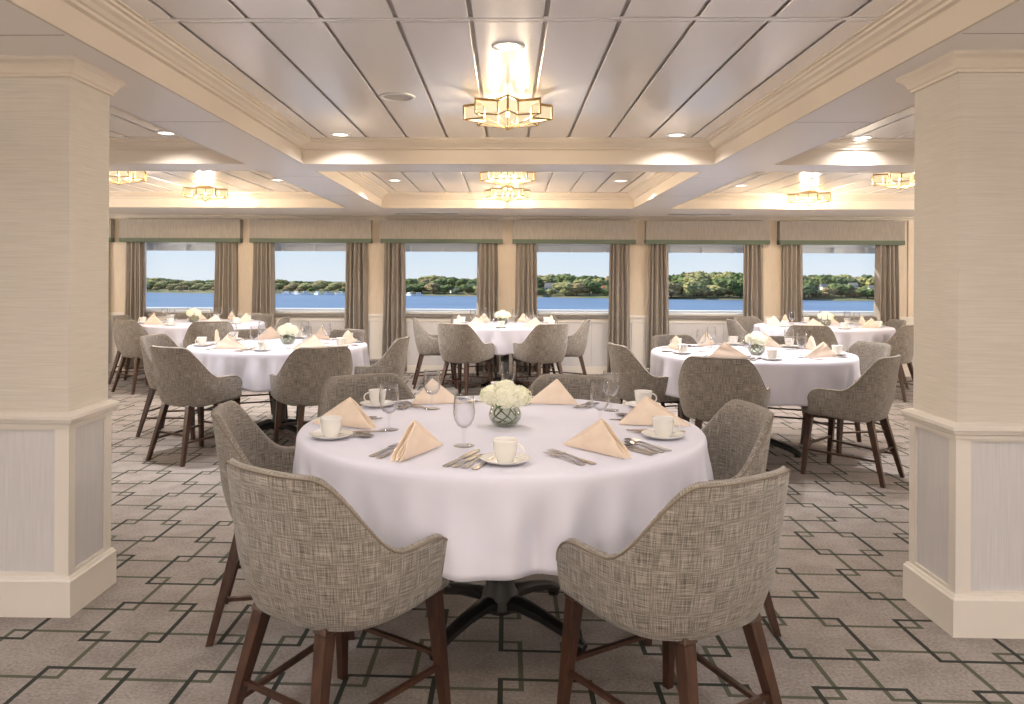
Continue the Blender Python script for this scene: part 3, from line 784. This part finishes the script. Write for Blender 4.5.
setting(1, C1, 2, -173, nap=((-.74, 2.93), (-.50, 2.84)), cup_xy=(-.606, 2.674), goblet=(-.428, 2.823), hand=2.5)
setting(1, C1, 3, 2, nap=((.70, 2.93), (.47, 2.965)), cup_xy=(.59, 3.36), goblet=(.44, 3.28), hand=0)
setting(1, C1, 4, 121, nap=((-.19, 3.42), (-.40, 3.47), 1), cup_xy=(-.555, 3.33), goblet=(-.315, 3.279), hand=3.3)
setting(1, C1, 5, 65, nap=((.085, 3.43), (.27, 3.48), 1), cup_xy=(-.035, 3.60), goblet=(.008, 3.62), hand=0)
ANG = {2: (-113, -50, 176, 4, 118, 62), 3: (-122, -50, 172, 15, 115, 58), 4: (-122, -56, 175, 5, 122, 62), 5: (-125, -52, 178, 8, 115, 62), 6: (-118, -48, 178, 12, 122, 58)}
for tno, an in ANG.items():
    cx_, cy_, rr = TABLES[tno]
    for k_, p in enumerate(an): setting(tno, (cx_, cy_), k_, p, cut=tno in (2, 3))

# flowers
def make_vase():
    return MB().lathe([(0, 0), (.034, 0), (.048, .010), (.060, .030), (.062, .045), (.056, .064), (.047, .078), (.049, .083), (.046, .083), (.044, .078), (.053, .064), (.059, .045), (.057, .031), (.046, .013), (.030, .004), (0, .004)], 36, close=False).build('glass_vase', M['vase'], smooth=True)
def make_bouquet():
    t_ = empty('hydrangea_bouquet'); r = random.Random(3)
    for b in range(5):
        bx_, by_, bz = [(0, 0, .132), (-.048, .01, .112), (.048, -.008, .112), (.0, -.038, .110), (.005, .045, .116)][b]; m = MB()
        n = 95; rad = .046
        for i in range(n):
            z = 1 - (i + .5) / n * 1.75; ph = i * 2.39996; q = math.sqrt(max(0, 1 - z * z)); d = Vector((q * math.cos(ph), q * math.sin(ph), z))
            x = d.orthogonal().normalized(); y = d.cross(x); th = r.random() * 6; c = Vector((bx_, by_, bz)) + Vector((d.x * rad * 1.05, d.y * rad * 1.05, d.z * rad * .85)) * r.uniform(.9, 1.05)
            for k_ in range(4):
                a = th + k_ * PI / 2; u = x * math.cos(a) + y * math.sin(a); v = d.cross(u); L = .0085 * r.uniform(.8, 1.15)
                m.add([c, c + u * L * .6 + v * L * .5 + d * .001, c + u * L * 1.15 + d * .003, c + u * L * .6 - v * L * .5 + d * .001], [(0, 1, 2, 3)])
        m.add(*ico(Vector((bx_, by_, bz)), rad * .9))
        m.build('bloom', M['petal'], t_)
    for i in range(6):
        a = i * PI / 3 + .3; pts = []
        for j in range(9):
            t = j / 8; b = a + t * 2.6; q = .042 * math.sin(PI * (.15 + .8 * t)) + .004
            pts.append((q * math.cos(b), q * math.sin(b), .010 + .085 * t * t + .01 * t))
        MB().tube(pts, .0028, 6).build('stem', M['stem'], t_, smooth=True)
    for i, (a, z, L) in enumerate(((2.7, .092, .055), (.6, .088, .045), (4.4, .086, .045))):
        u = Vector((math.cos(a), math.sin(a), .15)).normalized(); v = Vector((0, 0, 1)).cross(u).normalized(); c = Vector((0, 0, z)) + u * .04; m = MB(); vs_ = []; fs = []
        for j in range(7):
            t = j / 6; w_ = .018 * math.sin(PI * min(1, t * .98 + .02)) ** .7
            p = c + u * L * t - Vector((0, 0, .02 * t * t)); vs_ += [p - v * w_, p + Vector((0, 0, -.003)), p + v * w_]
        for j in range(6):
            for q in (0, 1): fs.append((j * 3 + q, j * 3 + q + 1, j * 3 + q + 4, j * 3 + q + 3))
        m.add(vs_, fs).build('leaf', M['leaf'], t_, smooth=True)
    return t_
def ico(c, r_, sub=2, sz=1.0):
    bm = bmesh.new(); bmesh.ops.create_icosphere(bm, subdivisions=sub, radius=r_)
    vs_ = [(v.co.x + c[0], v.co.y + c[1], v.co.z * sz + c[2]) for v in bm.verts]; fs = [tuple(v.index for v in f.verts) for f in bm.faces]; bm.free(); return vs_, fs
FL = {1: (-.005, 2.92), 2: (-1.80, 6.35), 3: (1.83, 5.72), 4: (-.05, 9.12), 5: (-3.74, 9.2), 6: (3.78, 9.28)}
for tno, (x, y) in FL.items():
    place('vase', make_vase, (x, y, TZ), 0, 'round clear glass bubble vase in the middle of the %s' % TN[tno], 'vase', 'glass vases')
    place('bouquet', make_bouquet, (x, y, TZ), tno * 1.1 - 1.1, 'low white hydrangea bouquet in the vase of the %s' % TN[tno], 'flowers', 'hydrangea bouquets')

# ------------------------------------------------------------------ outside
deck = MB().box(-60, 60, YW + TH_, YW + 1.0, -.3, -.02)
struct(deck.build('deck_outside', M['hull']))
rail = empty('deck_bulwark', (0, 11.4, 0)); tag(rail, 'white ship bulwark with flat cap running outside all the windows', 'railing', kind='structure')
MB().box(-40, 40, -.12, .12, .775, .835).build('cap', M['hull'], rail, bevel=.01)
MB().box(-40, 40, -.03, .03, -.1, .775).build('plate', M['hull'], rail)
ov = empty('deck_overhang', (0, 10.74, 0)); tag(ov, 'white underside of the deck above, outside the window tops', 'overhang', kind='structure')
MB().box(-30, 30, .0, .14, 1.74, 1.80).build('slab', M['hull'], ov)
MB().box(-30, 30, .10, .14, 1.66, 1.75).build('edge_beam', M['hull'], ov)
br = MB()
for i in range(-24, 25): br.box(i * .45 - .012, i * .45 + .012, 0, .105, 1.66, 1.74)
br.build('bracket', M['hull'], ov)
WZ = EYE - 6.0
struct(MB().box(-900, 900, 12.5, 900, WZ - 1, WZ).build('water', M['water']))
SH = [(-200, 300), (0, 283), (158, 268), (300, 256), (442, 246), (574, 229), (707, 216), (842, 213), (1000, 208), (1250, 200)]
TOP = [(-200, 279), (150, 278), (217, 279.5), (347, 280), (405, 278.5), (430, 275.5), (470, 276.5), (505, 276), (540, 274.5), (570, 273), (611, 275), (672, 274.5), (690, 271), (743, 270.5), (803, 275), (830, 273.5), (875, 274.5), (1250, 273)]
def interp(tb, x):
    for (a, b), (c, d) in zip(tb, tb[1:]):
        if a <= x <= c: return b + (d - b) * (x - a) / (c - a)
    return tb[-1][1]
def out_xy(px, D):
    u = (px - PX) / F_PX; return (u * math.cos(YAW) - math.sin(YAW)) * D, (u * math.sin(YAW) + math.cos(YAW)) * D
def hor(px): return HY + ROLL * (px - PX)
bank = MB(); prev = None; vs_ = []; fs = []; rows = [(-1.5, -.3), (0, .25), (6, .7), (40, 1.2), (90, 1.6), (400, 1.5)]
pxs = list(range(-200, 1251, 25))
for px in pxs:
    D = interp(SH, px) + 2.0 * math.sin(px * .05)
    for dd_, z in rows: x, y = out_xy(px, D + dd_); vs_.append((x, y, WZ + z))
K = len(rows)
for i in range(len(pxs) - 1):
    for q in range(K - 1): fs.append((i * K + q, (i + 1) * K + q, (i + 1) * K + q + 1, i * K + q + 1))
struct(bank.add(vs_, fs).build('terrain_shore', M['bank'], smooth=True))
def make_tree(seed, mi):
    r = random.Random(seed); t_ = empty('shore_tree'); m = MB()
    from mathutils import noise
    for b in range(9):
        if b == 0: c = Vector((0, 0, .60)); q = .34
        else: a = r.random() * 6.28; c = Vector((math.cos(a) * r.uniform(.12, .30), math.sin(a) * r.uniform(.12, .30), r.uniform(.16, .84))); q = r.uniform(.14, .24)
        vs_, fs = ico(c, q, 3)
        nv = []
        for v in vs_:
            v = Vector(v); d = (v - c).normalized(); k_ = noise.noise(v * 11 + Vector((seed, 0, 0))) * .075 + noise.noise(v * 26) * .04
            nv.append(v + d * k_)
        m.add(nv, fs)
    m.build('crown', TREE_M[mi], t_)
    MB().tube([(0, 0, -.05), (.01, 0, .2), (0, .01, .5)], [.035, .028, .015], 6).build('trunk', M['bark'], t_)
    return t_
tr = random.Random(5)
TL = ['dark green leafy tree on the far shore', 'olive green leafy tree on the far shore', 'rust tinged autumn tree on the far shore', 'deep green tree among the trees of the far shore']
spans = [(120, 250, 44), (255, 375, 34), (380, 505, 40), (512, 640, 40), (645, 775, 44), (778, 905, 40), (905, 1100, 22), (-60, 118, 18)]
HOUSES = [(455, 293, 9, 'beige', 1), (552, 291, 14, 'white', 0), (607, 291, 9, 'red', 0), (825, 290, 11, 'white', 1), (874, 291, 10, 'grey', 0), (853, 287, 8, 'white', 0), (712, 288, 6, 'beige', 0)]
for a, b, n in spans:
    for i in range(n):
        px = a + (b - a) * (i + tr.random()) / n; dep = [3, 12, 24, 40][i % 4] + tr.uniform(-1, 4)
        D = interp(SH, px) + dep; gz = WZ + (.7 + dep * .012)
        ytop = interp(TOP, px) + [7.5, 4.5, 1.5, 0][i % 4] + tr.uniform(-1.0, 1.8)
        if i % 4 < 2 and any(abs(px - h[0]) < h[2] * .75 + 3 for h in HOUSES): ytop += 6
        if 255 < px < 405 and i % 4 == 0: ytop += 3
        ztop = EYE + (hor(px) - ytop) * D / F_PX; H = max(1.4, ztop - gz)
        mi = tr.choice([0, 0, 1, 2, 3] if px > 400 else [0, 1, 1, 2, 1])
        x, y = out_xy(px, D)
        o = place('tree%d_%d' % (mi, i % 2), lambda: make_tree(mi * 3 + i % 2, mi), (x, y, gz - .1), tr.random() * 6, TL[mi], 'tree', 'trees on the far shore, kind %s' % TL[mi].split(' on')[0].split(' among')[0])
        wf = tr.uniform(1.0, 1.3) if H > 6 else tr.uniform(1.35, 1.8) if H > 4.2 else tr.uniform(1.9, 2.6)
        o.scale = (H * wf, H * wf, H)
def make_house(w_, rm):
    t_ = empty('shore_house'); h = w_ * .36
    MB().box(-w_ / 2, w_ / 2, -w_ * .3, w_ * .3, 0, h).build('wall', M['house'], t_)
    r_ = MB().add([(-w_ * .55, -w_ * .34, h), (w_ * .55, -w_ * .34, h), (w_ * .55, w_ * .34, h), (-w_ * .55, w_ * .34, h), (-w_ * .5, 0, h * 1.75), (w_ * .5, 0, h * 1.75)], [(0, 1, 5, 4), (2, 3, 4, 5), (0, 4, 3), (1, 2, 5), (0, 3, 2, 1)])
    r_.build('roof', rm, t_)
    for i in range(4):
        x = -w_ * .36 + i * w_ * .24
        MB().box(x - w_ * .05, x + w_ * .05, -w_ * .305, -w_ * .295, h * .3, h * .75).build('window', M['winglass'], t_)
    return t_
hl = ['beige house with grey roof among trees, seen through the third window from left column', 'long white house seen through the window above the center table', 'small house with red roof on the far shore',
      'white gabled house nearest the right column window edge', 'pale grey house at the right end of the shore', 'small white house between two houses at the right shore', 'tiny beige house hidden among tall trees']
for (px, yb, wpx, k_, rot), lb in zip(HOUSES, hl):
    D = interp(SH, px) + 9; x, y = out_xy(px, D)
    o = make_house(wpx * D / F_PX, M['redroof'] if k_ == 'red' else M['roof']); o.location = (x, y, EYE + (hor(px) - yb) * D / F_PX - .2); o.rotation_euler = (0, 0, .3 if rot else -.1)
    tag(o, lb, 'house', 'houses on the far shore')
# marina: pier and moored boats on the left
def make_boat():
    t_ = empty('moored_boat')
    MB().add([(-2.4, -.7, 0), (1.6, -.7, 0), (3, 0, .1), (1.6, .7, 0), (-2.4, .7, 0), (-2.6, -.9, .9), (1.8, -.9, .9), (3.4, 0, 1.05), (1.8, .9, .9), (-2.6, .9, .9)],
             [(0, 1, 6, 5), (1, 2, 7, 6), (2, 3, 8, 7), (3, 4, 9, 8), (4, 0, 5, 9), (5, 6, 7, 8, 9), (0, 4, 3, 2, 1)]).build('hull', M['boat'], t_)
    MB().box(-1.4, .8, -.6, .6, .9, 1.7).build('cabin', M['boat'], t_, bevel=.1)
    MB().box(-1.2, .82, -.61, .61, 1.2, 1.5).build('cabin_window', M['winglass'], t_)
    return t_
bi = 0
for px in (287, 296, 306, 317, 329, 340, 410, 418):
    D = interp(SH, px) - 5; x, y = out_xy(px, D)
    place('boat', make_boat, (x, y, WZ), R.uniform(-.9, .9) + (3.1 if bi % 2 else 0), 'small white boat moored along the far shore marina', 'boat', 'boats moored at the marina', scale=.62); bi += 1
x0, y0 = out_xy(280, interp(SH, 280) - 2.5); x1, y1 = out_xy(352, interp(SH, 352) - 2.5)
p = empty('marina_pier', ((x0 + x1) / 2, (y0 + y1) / 2, WZ), math.atan2(y1 - y0, x1 - x0)); tag(p, 'low grey wooden pier behind the moored boats on the far shore', 'pier')
L = math.hypot(x1 - x0, y1 - y0) / 2
MB().box(-L, L, -.7, .7, .5, .7).build('deck_boards', M['pier'], p)
for i in range(9): MB().box(-L + i * L / 4 - .12, -L + i * L / 4 + .12, -.12, .12, -.3, 1.4).build('post', M['pier'], p)
